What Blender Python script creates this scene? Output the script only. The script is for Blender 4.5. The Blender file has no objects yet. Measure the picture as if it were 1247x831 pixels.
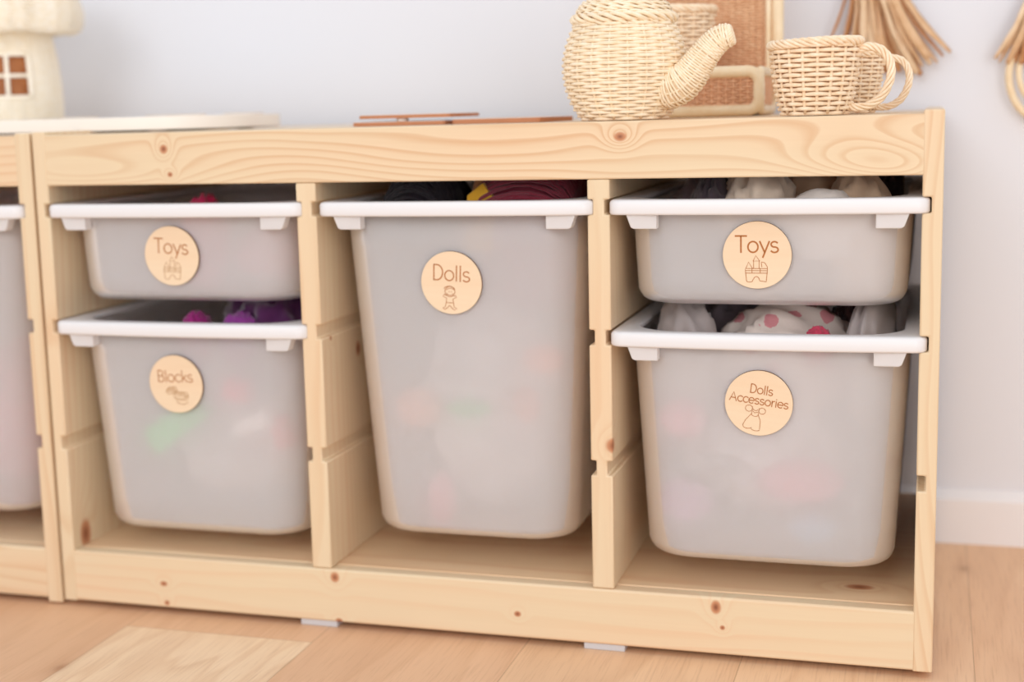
import bpy, math, random
from math import sin, cos, pi, sqrt, atan2, exp
from mathutils import Vector, Matrix, noise, Quaternion

sc = bpy.context.scene
COL = sc.collection
random.seed(4)

# ------------------------------------------------------------------ helpers
class MB:
    def __init__(s): s.v = []; s.f = []
    def add(s, vs, fs):
        b = len(s.v); s.v += [tuple(v) for v in vs]; s.f += [tuple(i + b for i in f) for f in fs]
    def box(s, x0, x1, y0, y1, z0, z1):
        s.add([(x0,y0,z0),(x1,y0,z0),(x1,y1,z0),(x0,y1,z0),(x0,y0,z1),(x1,y0,z1),(x1,y1,z1),(x0,y1,z1)],
              [(0,3,2,1),(4,5,6,7),(0,1,5,4),(1,2,6,5),(2,3,7,6),(3,0,4,7)])
    def loft(s, loops, cap0=False, cap1=False, wrap=False):
        n = len(loops[0]); vs = [p for l in loops for p in l]; fs = []
        m = len(loops)
        for i in range(m if wrap else m - 1):
            j = (i + 1) % m
            for k in range(n):
                k2 = (k + 1) % n
                fs.append((i*n+k, i*n+k2, j*n+k2, j*n+k))
        if cap0: fs.append(tuple(reversed(range(n))))
        if cap1: fs.append(tuple(range((m-1)*n, m*n)))
        s.add(vs, fs)
    def tube(s, pts, r, sides=6, closed=False, flat=1.0):
        pts = [Vector(p) for p in pts]; n = len(pts)
        rad = r if isinstance(r, (list, tuple)) else [r]*n
        tang = []
        for i in range(n):
            a = pts[(i-1) % n] if (closed or i > 0) else pts[i]
            b = pts[(i+1) % n] if (closed or i < n-1) else pts[i]
            t = (b - a); tang.append(t.normalized() if t.length > 1e-9 else Vector((0,0,1)))
        up = Vector((0,0,1)) if abs(tang[0].z) < .9 else Vector((1,0,0))
        nrm = (up - tang[0]*up.dot(tang[0])).normalized()
        loops = []
        for i in range(n):
            nrm = (nrm - tang[i]*nrm.dot(tang[i]))
            nrm = nrm.normalized() if nrm.length > 1e-9 else Vector((1,0,0))
            bn = tang[i].cross(nrm)
            loops.append([tuple(pts[i] + (nrm*cos(2*pi*k/sides)*flat + bn*sin(2*pi*k/sides))*rad[i]) for k in range(sides)])
        s.loft(loops, not closed, not closed, closed)
    def build(s, name, mat=None, parent=None, smooth=True, bevel=0, auto=True, segs=2, sub=0, solid=0):
        me = bpy.data.meshes.new(name); me.from_pydata(s.v, [], s.f); me.validate(); me.update()
        o = bpy.data.objects.new(name, me); COL.objects.link(o)
        if parent is not None:
            o.parent = parent
            L = parent['_o'] if '_o' in parent else None
            off = abs_loc(parent)
            me.transform(Matrix.Translation(-off))
        if mat: me.materials.append(mat)
        if smooth:
            for p in me.polygons: p.use_smooth = True
            if auto:
                try: me.set_sharp_from_angle(angle=math.radians(40))
                except Exception: pass
        if solid:
            m = o.modifiers.new('Solidify', 'SOLIDIFY'); m.thickness = solid; m.offset = 0
        if bevel:
            m = o.modifiers.new('Bevel', 'BEVEL'); m.width = bevel; m.segments = segs; m.limit_method = 'ANGLE'; m.angle_limit = math.radians(40)
            m.harden_normals = False
        if sub:
            m = o.modifiers.new('Sub', 'SUBSURF'); m.levels = sub; m.render_levels = sub
        return o

def abs_loc(o):
    v = Vector(o.location)
    while o.parent: o = o.parent; v += Vector(o.location)
    return v
def tag(o, label=None, cat=None, group=None, kind=None):
    if label: o['label'] = label
    if cat: o['category'] = cat
    if group: o['group'] = group
    if kind: o['kind'] = kind
    return o
def thing(name, loc, label, cat, group=None):
    o = bpy.data.objects.new(name, None); COL.objects.link(o); o.location = loc; o.empty_display_size = .02
    return tag(o, label, cat, group)
def dup(root, loc, label, group=None, rot=None):
    r = root.copy(); COL.objects.link(r); r.location = loc; r['label'] = label
    if rot is not None: r.rotation_euler = rot
    if group: r['group'] = group
    for ch in list(root.children):
        c = ch.copy(); COL.objects.link(c); c.parent = r
        for g in ch.children:
            d = g.copy(); COL.objects.link(d); d.parent = c
    return r
def rrect(x0, x1, y0, y1, r, z, n=9, bow=0):
    pts = []
    cx, hw = (x0+x1)/2, (x1-x0)/2
    def add(x, y):
        if bow and y < (y0+y1)/2:
            y -= bow*max(0, 1-((x-cx)/hw)**2)
        pts.append((x, y, z))
    for (ax, ay, a0) in ((x1-r, y0+r, -pi/2), (x1-r, y1-r, 0), (x0+r, y1-r, pi/2), (x0+r, y0+r, pi)):
        for k in range(n):
            a = a0 + (pi/2)*k/(n-1); add(ax + r*cos(a), ay + r*sin(a))
    # straight front subdivided so it can bow
    m = 8
    xs = x0+r
    for k in range(1, m):
        add(xs + (x1-r-xs)*k/m, y0)
    return pts

# ------------------------------------------------------------------ materials
def srgb(r, g, b):
    def f(c):
        c /= 255.; return c/12.92 if c <= .04045 else ((c+.055)/1.055)**2.4
    return (f(r), f(g), f(b), 1)
class NT:
    def __init__(s, name):
        s.m = bpy.data.materials.new(name); s.m.use_nodes = True; s.t = s.m.node_tree; s.t.nodes.clear()
        s.out = s.t.nodes.new('ShaderNodeOutputMaterial')
    def n(s, typ, **k):
        o = s.t.nodes.new(typ)
        for a, b in k.items(): setattr(o, a, b)
        return o
    def l(s, a, b): s.t.links.new(a, b)
    def inp(s, sock, v):
        if hasattr(v, 'node') and hasattr(v, 'is_linked'): s.l(v, sock)
        else: sock.default_value = v
    def math(s, op, a, b=0, c=0, clamp=False):
        o = s.n('ShaderNodeMath', operation=op, use_clamp=clamp)
        s.inp(o.inputs[0], a); s.inp(o.inputs[1], b)
        if len(o.inputs) > 2: s.inp(o.inputs[2], c)
        return o.outputs[0]
    def mix(s, f, a, b, blend='MIX'):
        o = s.n('ShaderNodeMix', data_type='RGBA', blend_type=blend); s.inp(o.inputs[0], f); s.inp(o.inputs[6], a); s.inp(o.inputs[7], b); return o.outputs[2]
    def ramp(s, f, stops, interp='LINEAR'):
        o = s.n('ShaderNodeValToRGB'); o.color_ramp.interpolation = interp
        el = o.color_ramp.elements
        while len(el) > 1: el.remove(el[-1])
        el[0].position = stops[0][0]; el[0].color = stops[0][1]
        for p, c in stops[1:]:
            e = el.new(p); e.color = c
        s.inp(o.inputs[0], f); return o.outputs[0]
    def noise(s, vec, scale, detail=3, rough=.5, dist=0):
        o = s.n('ShaderNodeTexNoise'); s.l(vec, o.inputs['Vector']); o.inputs['Scale'].default_value = scale
        o.inputs['Detail'].default_value = detail; o.inputs['Roughness'].default_value = rough; o.inputs['Distortion'].default_value = dist
        return o.outputs['Fac']
    def vmul(s, vec, k, off=(0,0,0)):
        o = s.n('ShaderNodeMapping'); s.l(vec, o.inputs[0]); o.inputs['Scale'].default_value = k; o.inputs['Location'].default_value = off; return o.outputs[0]
    def bsdf(s, col, rough=.5, spec=.5, bump=None, bdist=.001, bstr=.5, sheen=0):
        b = s.n('ShaderNodeBsdfPrincipled'); s.inp(b.inputs['Base Color'], col); s.inp(b.inputs['Roughness'], rough)
        b.inputs['Specular IOR Level'].default_value = spec
        if sheen: b.inputs['Sheen Weight'].default_value = sheen
        if bump is not None:
            u = s.n('ShaderNodeBump'); s.l(bump, u.inputs['Height']); u.inputs['Distance'].default_value = bdist; u.inputs['Strength'].default_value = bstr
            s.l(u.outputs[0], b.inputs['Normal'])
        s.l(b.outputs[0], s.out.inputs[0]); return b

def plain(name, c, rough=.5, vary=.06, scale=60, spec=.4, bump=.0, sheen=0):
    t = NT(name); tc = t.n('ShaderNodeTexCoord').outputs['Object']
    nz = t.noise(tc, scale, 3)
    c2 = tuple(max(0, x*(1-vary*2)) for x in c[:3]) + (1,)
    col = t.mix(nz, c, c2)
    t.bsdf(col, rough, spec, nz if bump else None, bump or .001, .6, sheen)
    return t.m

def pine(name, axis='x', seed=0, knots=(), base=(229,209,176), late=(211,169,126), freq=95, wob=.018, cen=(.0,.09), contrast=1.0):
    """soft pine; grain along axis; knots = [(x,y,z, rx,ry,rz, strength)] in object space"""
    t = NT(name); tc = t.n('ShaderNodeTexCoord').outputs['Object']
    sep = t.n('ShaderNodeSeparateXYZ'); t.l(tc, sep.inputs[0]); X, Y, Z = sep.outputs
    if axis == 'x': a, b = Y, Z; st = (1.6, 9, 9); fine = (9, 320, 320)
    elif axis == 'z': a, b = Y, X; st = (9, 9, 1.6); fine = (320, 320, 9)
    else: a, b = Z, X; st = (9, 1.6, 9); fine = (320, 9, 320)
    off = (seed*3.17, seed*1.91, seed*.77)
    warp = t.noise(t.vmul(tc, st, off), 1.0, 2, .45)
    warp2 = t.noise(t.vmul(tc, tuple(q*3.4 for q in st), off), 1.0, 2, .5)
    da = t.math('SUBTRACT', a, cen[0]-.11 + .013*(seed % 5)); db = t.math('SUBTRACT', b, cen[1])
    q = t.math('SQRT', t.math('ADD', t.math('MULTIPLY', da, da), t.math('MULTIPLY', db, db)))
    q = t.math('ADD', q, t.math('MULTIPLY', t.math('SUBTRACT', warp, .5), wob*4.6))
    q = t.math('ADD', q, t.math('MULTIPLY', t.math('SUBTRACT', warp2, .5), wob*.22))
    kmask = None; kcore = None
    for (kx, ky, kz, rx, ry, rz, st_) in knots:
        def sq(v, c, r):
            u = t.math('DIVIDE', t.math('SUBTRACT', v, c), r); return t.math('MULTIPLY', u, u)
        d2 = t.math('ADD', t.math('ADD', sq(X, kx, rx), sq(Y, ky, ry)), sq(Z, kz, rz))
        g = t.math('EXPONENT', t.math('MULTIPLY', d2, -.16))
        q = t.math('ADD', q, t.math('MULTIPLY', g, .030*abs(st_)))
        if st_ < 0: continue
        d = t.math('SQRT', d2)
        d = t.math('ADD', d, t.math('MULTIPLY', t.math('SUBTRACT', warp2, .5), .5))
        mk = t.math('SUBTRACT', 1.25, d, clamp=True); mk = t.math('MULTIPLY', mk, 2.2*min(1, st_), clamp=True)
        co = t.math('MULTIPLY', t.math('SUBTRACT', .75, d, clamp=True), 1.6, clamp=True)
        kmask = mk if kmask is None else t.math('MAXIMUM', kmask, mk)
        kcore = co if kcore is None else t.math('MAXIMUM', kcore, co)
    fr = t.math('FRACT', t.math('MULTIPLY', q, freq))
    line = t.ramp(fr, [(0, (0,0,0,1)), (.5, (.18,.18,.18,1)), (.82, (1,1,1,1)), (.93, (.75,.75,.75,1)), (1, (0,0,0,1))])
    soft = t.noise(t.vmul(tc, st, (off[0]+5, off[1], off[2])), 1.8, 2)
    lf = t.math('MULTIPLY', line, t.math('MULTIPLY', t.ramp(soft, [(.3, (.25,)*3+(1,)), (.7, (1,)*3+(1,))]), .62*contrast))
    fn = t.noise(t.vmul(tc, fine, off), 1, 3)
    col = t.mix(lf, srgb(*base), srgb(*late))
    col = t.mix(t.math('MULTIPLY', t.math('SUBTRACT', soft, .42, clamp=True), .9), col, srgb(240, 196, 160))
    col = t.mix(t.math('MULTIPLY', fn, .14), col, srgb(196, 150, 104))
    if kmask is not None:
        col = t.mix(t.math('MULTIPLY', kmask, .85), col, srgb(190, 122, 82))
        col = t.mix(t.math('MULTIPLY', kcore, .8), col, srgb(122, 66, 44))
    t.bsdf(col, .42, .35, fn, .0002, .25)
    return t.m

def wall_mat():
    t = NT('painted_wall'); tc = t.n('ShaderNodeTexCoord').outputs['Object']
    nz = t.noise(tc, 260, 4); col = t.mix(t.math('MULTIPLY', t.noise(tc, 2, 2), .25), srgb(227, 229, 236), srgb(224, 226, 233))
    t.bsdf(col, .6, .25, nz, .0004, .2); return t.m
def floor_mat():
    t = NT('laminate_planks'); tc = t.n('ShaderNodeTexCoord').outputs['Object']
    sep = t.n('ShaderNodeSeparateXYZ'); t.l(tc, sep.inputs[0]); X, Y, Z = sep.outputs
    u = t.math('DIVIDE', t.math('SUBTRACT', X, .108), .2175); idx = t.math('FLOOR', u); fu = t.math('FRACT', u)
    v = t.math('ADD', t.math('DIVIDE', t.math('ADD', Y, .045), 1.25), t.math('FRACT', t.math('MULTIPLY', idx, .37)))
    jdx = t.math('FLOOR', v); fv = t.math('FRACT', v)
    comb = t.n('ShaderNodeCombineXYZ'); t.l(idx, comb.inputs[0]); t.l(jdx, comb.inputs[1])
    wn = t.n('ShaderNodeTexWhiteNoise', noise_dimensions='3D'); t.l(comb.outputs[0], wn.inputs[0])
    rnd = wn.outputs['Value']
    c3 = t.n('ShaderNodeCombineXYZ'); t.inp(c3.inputs[0], t.math('ADD', X, t.math('MULTIPLY', rnd, 3))); t.inp(c3.inputs[1], t.math('ADD', Y, t.math('MULTIPLY', rnd, 7)))
    p = c3.outputs[0]
    warp = t.noise(t.vmul(p, (6, 1.1, 1)), 1, 3, .5, .4)
    fr = t.math('FRACT', t.math('ADD', t.math('MULTIPLY', warp, 9), t.math('MULTIPLY', X, 14)))
    line = t.ramp(fr, [(0, (0,0,0,1)), (.6, (.35,.35,.35,1)), (.85, (1,1,1,1)), (1, (0,0,0,1))])
    pores = t.noise(t.vmul(p, (420, 14, 1)), 1, 4, .6)
    base = t.ramp(rnd, [(0, srgb(234,194,156)), (.35, srgb(240,204,166)), (.6, srgb(230,188,152)), (1, srgb(244,212,176))])
    i0 = t.math('COMPARE', idx, 0, .1); jm = t.math('COMPARE', jdx, -1, .1); im = t.math('COMPARE', idx, -1, .1)
    base = t.mix(t.math('MULTIPLY', t.math('MULTIPLY', i0, jm), .6), base, srgb(244, 220, 188))
    base = t.mix(t.math('MULTIPLY', im, .8), base, srgb(222, 178, 142))
    col = t.mix(t.math('MULTIPLY', line, .36), base, srgb(210, 164, 124))
    big = t.noise(t.vmul(p, (11, 1.6, 1)), 1, 2)
    col = t.mix(t.math('MULTIPLY', t.math('SUBTRACT', big, .45, clamp=True), 1.5), col, srgb(198, 150, 116))
    col = t.mix(t.math('MULTIPLY', t.math('SUBTRACT', pores, .5, clamp=True), 1.9), col, srgb(190, 146, 112))
    # knots
    km = None
    for kx, ky in ((.974, .355), (.21, -.30), (.105, -.17)):
        a = t.math('DIVIDE', t.math('SUBTRACT', X, kx), .006); b = t.math('DIVIDE', t.math('SUBTRACT', Y, ky), .012)
        d = t.math('SQRT', t.math('ADD', t.math('MULTIPLY', a, a), t.math('MULTIPLY', b, b)))
        m = t.math('DIVIDE', 1, t.math('ADD', 1, t.math('MULTIPLY', d, d)))
        km = m if km is None else t.math('MAXIMUM', km, m)
    col = t.mix(t.math('MULTIPLY', km, .6), col, srgb(150, 100, 66))
    su = t.math('MULTIPLY', t.math('MINIMUM', fu, t.math('SUBTRACT', 1, fu)), .2175)
    sv = t.math('MULTIPLY', t.math('MINIMUM', fv, t.math('SUBTRACT', 1, fv)), 1.25)
    seam = t.math('LESS_THAN', t.math('MINIMUM', su, sv), .0005)
    col = t.mix(t.math('MULTIPLY', seam, .45), col, srgb(130, 92, 64))
    t.bsdf(col, .45, .4, pores, .0002, .3); return t.m
def rattan(name, c1, c2, scale=140, rough=.55):
    t = NT(name); tc = t.n('ShaderNodeTexCoord').outputs['Object']
    nz = t.noise(tc, scale, 3, .6); big = t.noise(tc, 22, 2)
    col = t.mix(t.ramp(nz, [(.35, (0,0,0,1)), (.75, (1,1,1,1))]), srgb(*c1), srgb(*c2))
    col = t.mix(t.math('MULTIPLY', t.math('SUBTRACT', big, .45, clamp=True), 1.2), col, srgb(*[int(a*.93) for a in c2]))
    t.bsdf(col, rough, .3, nz, .0003, .4); return t.m
def poly(name, body=True):
    """frosted polypropylene: scatters light and lets blurred shapes show through"""
    t = NT(name); tc = t.n('ShaderNodeTexCoord').outputs['Object']
    nz = t.noise(tc, 900, 2)
    bp = t.n('ShaderNodeBump'); t.l(nz, bp.inputs['Height']); bp.inputs['Distance'].default_value = .0001; bp.inputs['Strength'].default_value = .2
    d = t.n('ShaderNodeBsdfDiffuse'); d.inputs[0].default_value = (.93,.92,.93,1)
    tr = t.n('ShaderNodeBsdfTranslucent'); tr.inputs[0].default_value = (.97,.96,.965,1)
    rf = t.n('ShaderNodeBsdfRefraction'); rf.inputs[0].default_value = (.97,.96,.965,1); rf.inputs['Roughness'].default_value = .26; rf.inputs['IOR'].default_value = 1.05
    gl = t.n('ShaderNodeBsdfGlossy'); gl.inputs[0].default_value = (1,1,1,1); gl.inputs['Roughness'].default_value = .38
    t.l(bp.outputs[0], gl.inputs['Normal'])
    a, b = (.60, .47) if body else (.60, .0)
    m1 = t.n('ShaderNodeMixShader'); m1.inputs[0].default_value = a; t.l(tr.outputs[0], m1.inputs[1]); t.l(d.outputs[0], m1.inputs[2])
    m2 = t.n('ShaderNodeMixShader'); m2.inputs[0].default_value = b; t.l(m1.outputs[0], m2.inputs[1]); t.l(rf.outputs[0], m2.inputs[2])
    fres = t.n('ShaderNodeFresnel'); fres.inputs[0].default_value = 1.4
    m3 = t.n('ShaderNodeMixShader'); t.l(t.math('MULTIPLY', fres.outputs[0], .6), m3.inputs[0]); t.l(m2.outputs[0], m3.inputs[1]); t.l(gl.outputs[0], m3.inputs[2])
    t.l(m3.outputs[0], t.out.inputs[0]); return t.m

M = {}
M['wall'] = wall_mat(); M['floor'] = floor_mat()
M['white_paint'] = plain('baseboard_paint', srgb(238,236,238), .45, .01, 30)
M['body'] = poly('frosted_plastic'); M['rim'] = plain('white_plastic', srgb(230,229,231), .38, .008, 20, .45)
M['tab'] = poly('frosted_tab', False)
M['disc'] = pine('birch_disc', 'x', 3, base=(238,216,186), late=(232,204,168), contrast=.35, freq=60)
M['burnt'] = plain('burnt_edge', srgb(112,74,48), .7, .1)
M['engrave'] = plain('engraving', srgb(186,118,66), .8, .12, 700)
M['engrave_faint'] = plain('engraving_light', srgb(192,146,98), .8, .12, 700)
M['pale_wicker'] = rattan('pale_wicker', (252,238,214), (244,222,186))
M['cup_wicker'] = rattan('cup_wicker', (250,232,206), (238,208,170))
M['wicker_shade'] = rattan('wicker_gap_shade', (216,176,130), (186,140,96))  # same wicker, darkened: shade in the weave gaps put into the colour
M['house_wicker'] = rattan('house_wicker', (253,246,232), (248,236,212))
M['peach_wicker'] = rattan('peach_wicker', (244,200,164), (230,174,134))
M['tan_wicker'] = rattan('tan_wicker', (240,200,160), (224,172,130))
M['cane'] = rattan('cane_pole', (244,226,194), (236,210,170), 40, .35)
M['raffia'] = rattan('raffia_strip', (226,190,152), (208,164,120), 60)
M['raffia_dark'] = rattan('raffia_strip_deep', (204,152,108), (184,128,84), 60)
M['raffia_pale'] = rattan('raffia_strip_pale', (238,212,180), (224,190,150), 60)
M['pad'] = plain('grey_felt', srgb(206,204,206), .9, .05, 400)
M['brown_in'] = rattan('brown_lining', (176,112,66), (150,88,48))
M['tray'] = plain('white_tray', srgb(246,240,232), .4, .02, 20)

# ------------------------------------------------------------------ setting
DW = .4680
m = MB(); m.box(-2.2, 2.6, DW, DW+.1, -.05, 2.4); tag(m.build('wall_back', M['wall'], smooth=False), kind='structure')
m = MB(); m.box(-2.2, 2.6, -2.4, DW+.1, -.06, 0); tag(m.build('floor', M['floor'], smooth=False), kind='structure')
m = MB()
prof = [(0, 0), (0, .0545), (.002, .0575), (.0115, .0665), (.0118, .0665), (.0118, 0)]
x0, x1 = -2.2, 2.6
m.add([(x0, DW-.012+a, b) for a, b in prof] + [(x1, DW-.012+a, b) for a, b in prof],
      [tuple(reversed(range(6))), tuple(range(6, 12))] + [(i, i+6, (i+1) % 6+6, (i+1) % 6) for i in range(6)][::1])
tag(m.build('baseboard_back', M['white_paint'], smooth=False), kind='structure')

# ------------------------------------------------------------------ storage frames
GR = [(.4389, .4537), (.3120, .3268), (.1815, .1963)]
Z0, HT, RB, BT = .0062, .5312, .4731, .0655
DEP = .44
def panel_outline(xa, xb, na, nb, z0, z1):
    """front outline (x,z) of an upright with notches na deep at left, nb deep at right"""
    pts = [(xa, z0), (xb, z0)]
    for g0, g1 in reversed(GR):
        if nb: pts += [(xb, g0), (xb-nb, g0), (xb-nb, g1), (xb, g1)]
    pts += [(xb, z1), (xa, z1)]
    for g0, g1 in GR:
        if na: pts += [(xa, g1), (xa+na, g1), (xa+na, g0), (xa, g0)]
    return pts
def extr(pts, y0, y1):
    m = MB(); n = len(pts)
    m.add([(x, y0, z) for x, z in pts] + [(x, y1, z) for x, z in pts],
          [tuple(range(n)), tuple(reversed(range(n, 2*n)))] + [(i, i+n, (i+1) % n+n, (i+1) % n) for i in range(n)])
    return m

def build_frame(root, o, uprights, rails, mats):
    for nm, pts, mt in uprights:
        extr(pts, 0 if nm == 'side_panel' else .0012, DEP).build(nm, mt, root, bevel=.0016)
    (xa, xb) = rails
    m = MB(); m.box(xa, xb, .0005, .0185, RB, HT-.0035); m.build('top_rail', mats['top'], root, bevel=.0016)
    m = MB(); m.box(xa, xb, .0188, DEP-.0005, HT-.0205, HT-.0035); m.build('top_board', mats['board'], root, bevel=.001)
    m = MB(); m.box(xa, xb, DEP-.018, DEP, RB, HT-.021); m.build('back_rail', mats['board'], root, bevel=.001)
    m = MB(); m.box(xa, xb, .0005, .0180, Z0+.0008, BT-.0004); m.build('bottom_rail', mats['bottom'], root, bevel=.0024, segs=3)
    m = MB(); m.box(xa, xb, .0184, DEP-.002, BT-.0185, BT); m.build('bottom_shelf', mats['shelf'], root, bevel=.0012)

main = thing('storage_unit', (0, 0, 0), 'long pine toy storage frame with three bays holding five white bins', 'storage frame')
XL0, XL1 = .0025, .0185; XR0, XR1 = .9215, .9395
D1a, D1b, D2a, D2b = .3090, .3309, .6137, .6356
kn_top = [(.161,0,.5103,.0042,.03,.0045,1.), (.167,0,.4835,.003,.03,.0026,.9), (.6467,0,.513,.0062,.03,.0045,1.1), (.869,0,.483,.03,.05,.010,.0), (.86,0,.50,.02,.05,.008,.0)]
kn_bot = [(.1297,0,.0343,.0045,.03,.0028,1), (.1324,0,.0126,.0032,.03,.003,1), (.3346,0,.0565,.005,.03,.0055,1), (.3375,0,.0085,.004,.03,.003,1),
          (.5351,0,.032,.0034,.03,.0028,1), (.7368,0,.055,.0045,.03,.0062,1), (.7432,0,.0346,.0026,.03,.0024,1)]
mt_top = pine('pine_top_rail', 'x', 1, [k for k in kn_top if k[6] > 0] + [(.862,0,.492,.022,.05,.010,-1.1),(.905,0,.479,.02,.05,.008,-1.1),(.47,0,.50,.05,.05,.012,-.6),(.09,0,.487,.05,.05,.010,-.9)], freq=120, wob=.022, cen=(.0,.30), late=(205,162,118), contrast=1.25)
mt_bot = pine('pine_bottom_rail', 'x', 2, kn_bot, freq=70, wob=.016, cen=(.0,-.2), late=(224,180,140), base=(229,209,176), contrast=.8)
mt_brd = pine('pine_board', 'x', 4, freq=60, cen=(.1,-.2))
mt_shf = pine('pine_shelf', 'x', 5, [(.8695,.0622,.065,.013,.0075,.03,1.)], freq=70, cen=(.2,-.1), base=(236,206,168), late=(216,170,128))
mt_pl = pine('pine_left_panel', 'z', 6, [(.0185,.026,.0774,.03,.010,.016,1)], freq=75, cen=(.0,.06))
mt_pr = pine('pine_right_panel', 'z', 7, freq=130, cen=(.0,.85))
mt_d1 = pine('pine_divider', 'z', 8, [(.332,.10,.2862,.03,.006,.008,1), (.332,.0253,.3095,.03,.003,.003,1)], freq=75, cen=(.0,.30), contrast=.7)
mt_d2 = pine('pine_divider_knotty', 'z', 9, [(.637,.0,.2121,.007,.01,.007,1)], freq=75, cen=(.0,.60), contrast=.5)
build_frame(main, 0,
    [('side_panel', panel_outline(XL0, XL1, 0, .0065, Z0, HT), mt_pl),
     ('side_panel', panel_outline(XR0, XR1, .0083, 0, Z0, HT), mt_pr),
     ('divider', panel_outline(D1a, D1b, .0055, .0055, BT, RB-.0002), mt_d1),
     ('divider', panel_outline(D2a, D2b, .0055, .0055, BT, RB-.0002), mt_d2)],
    (XL1-.003, XR0+.003), dict(top=mt_top, bottom=mt_bot, board=mt_brd, shelf=mt_shf))
# the rails sit in shallow rebates of the side panels -> trim rails to the panel faces
for x0_ in (.2920, .6035):
    m = MB(); m.box(x0_, x0_+.042, .003, .034, 0, Z0+.0006); m.build('foot_pad', M['pad'], main, bevel=.0008)
for x0_ in (.03, .86, .45):
    m = MB(); m.box(x0_, x0_+.042, DEP-.04, DEP-.01, 0, Z0+.0006); m.build('foot_pad', M['pad'], main, bevel=.0008)

left = thing('storage_unit', (-.48, 0, 0), 'neighbouring pine storage frame cut off by the left edge of the photo', 'storage frame')
lx1, lx0 = -.0012, -.0195
mt_l = pine('pine_neighbour', 'z', 11, freq=90, cen=(.0,.1)); mt_lt = pine('pine_neighbour_rail', 'x', 12, freq=80)
def sh(pts, dz=-.0012): return [(x, z+dz) for x, z in pts]
S_ = HT
HTm, RBm = HT, RB
build_frame(left, 0,
    [('side_panel', panel_outline(lx0, lx1, .0065, 0, Z0-.004, HT-.001), mt_l),
     ('side_panel', panel_outline(-.94, -.922, 0, .0065, Z0-.004, HT-.001), mt_l),
     ('divider', panel_outline(-.635, -.6135, .0055, .0055, BT, RB-.0002), mt_l),
     ('divider', panel_outline(-.3295, -.308, .0055, .0055, BT, RB-.0002), mt_l)],
    (-.919, lx0+.003), dict(top=mt_lt, bottom=mt_lt, board=mt_lt, shelf=mt_lt))
for x0_ in (-.9, -.5, -.07):
    for y0_ in (.06, DEP-.04):
        m = MB(); m.box(x0_, x0_+.042, y0_, y0_+.03, 0, Z0+.0006); m.build('foot_pad', M['pad'], left, bevel=.0008)

# ------------------------------------------------------------------ lettering: single-line strokes
def arc(cx, cy, rx, ry, a0, a1, n=14):
    return [(cx + rx*cos(math.radians(a0+(a1-a0)*k/n)), cy + ry*sin(math.radians(a0+(a1-a0)*k/n))) for k in range(n+1)]
GL = {
 'T': (.72, [[(0,1),(.66,1)], [(.33,1),(.33,0)]]),
 'D': (.80, [[(.08,0),(.08,1)], [(.08,1),(.28,1)] + arc(.28,.5,.40,.5,90,-90) + [(.08,0)]]),
 'B': (.70, [[(.08,0),(.08,1)], [(.08,1)] + arc(.32,.76,.22,.24,90,-90) + [(.08,.52)], [(.08,.52)] + arc(.34,.26,.26,.26,90,-90) + [(.08,0)]]),
 'A': (.86, [[(0,0),(.38,1),(.76,0)], [(.14,.34),(.62,.34)]]),
 'o': (.72, [arc(.33,.33,.30,.33,0,360,24)]),
 'c': (.62, [arc(.33,.33,.30,.33,45,315,20)]),
 'e': (.70, [[(.04,.34)] + arc(.33,.33,.30,.33,0,310,22)]),
 'l': (.26, [[(.10,0),(.10,1)]]),
 'i': (.26, [[(.10,0),(.10,.66)], [(.10,.86),(.10,.90)]]),
 'r': (.42, [[(.08,0),(.08,.66)], [(.08,.38)] + arc(.30,.40,.21,.24,170,75,8)]),
 'k': (.58, [[(.08,0),(.08,1)], [(.48,.62),(.10,.26)], [(.22,.38),(.50,0)]]),
 'y': (.64, [[(.02,.66),(.30,.02)], [(.58,.66),(.20,-.30)]]),
 's': (.56, [arc(.25,.49,.20,.165,35,265,14) + arc(.25,.165,.22,.165,85,-150,14)]),
}
def strokes_text(txt, size, cx, cy):
    w = sum(GL[c][0] for c in txt)*size; x = cx - w/2 + .03*size; out = []
    for c in txt:
        for s in GL[c][1]: out.append([(x + p[0]*size, cy + p[1]*size) for p in s])
        x += GL[c][0]*size
    return out
CASTLE = [[(-.9,-.9),(-1,.1),(-1,.25),(1,.25),(1,.1),(.9,-.9)], [(-.9,-.9)] + arc(-.62,-.9,.28,.12,180,330,6) + [(-.3,-.75)] + arc(0,-.8,.26,.30,170,10,8) + [(.3,-.9),(.9,-.98)],
          [(-1,.05),(1,.05)], [(-1,-.18),(1,-.18)], [(-.4,.25),(-.4,-.18)], [(.35,.25),(.35,-.18)], [(-.25,.25),(-.25,.95),(.25,.95),(.25,.25)], [(-.3,.95),(-.05,1.45),(.3,.95)],
          [(-.95,.25),(-.72,.85),(-.35,.25)], [(.45,.75),(.5,.4)], [(.45,.85),(.75,.8),(1,.4),(1,.1)]]
DOLL = [arc(0,.95,.62,.62,0,360,22), arc(.0,.85,.42,.36,200,340,10), arc(-.08,1.1,.7,.5,20,160,10), arc(.05,1.05,.5,.3,30,170,10), [(-.12,.95),(-.1,.9)], [(.14,.95),(.16,.9)],
        [(-.35,.45),(-.75,.55),(-.85,.35),(-.4,.12),(-.45,-.4)], [(.35,.45),(.75,.5),(.8,.3),(.4,.1),(.45,-.4)], [(-.45,-.4),(.45,-.4)],
        [(-.45,-.4),(-.55,-.9),(-.85,-1.1),(-.6,-1.25),(-.25,-1.0),(-.05,-.75)], [(.45,-.4),(.55,-.9),(.9,-1.05),(.6,-1.25),(.25,-1.0),(.05,-.75),(-.05,-.75)]]
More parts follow.
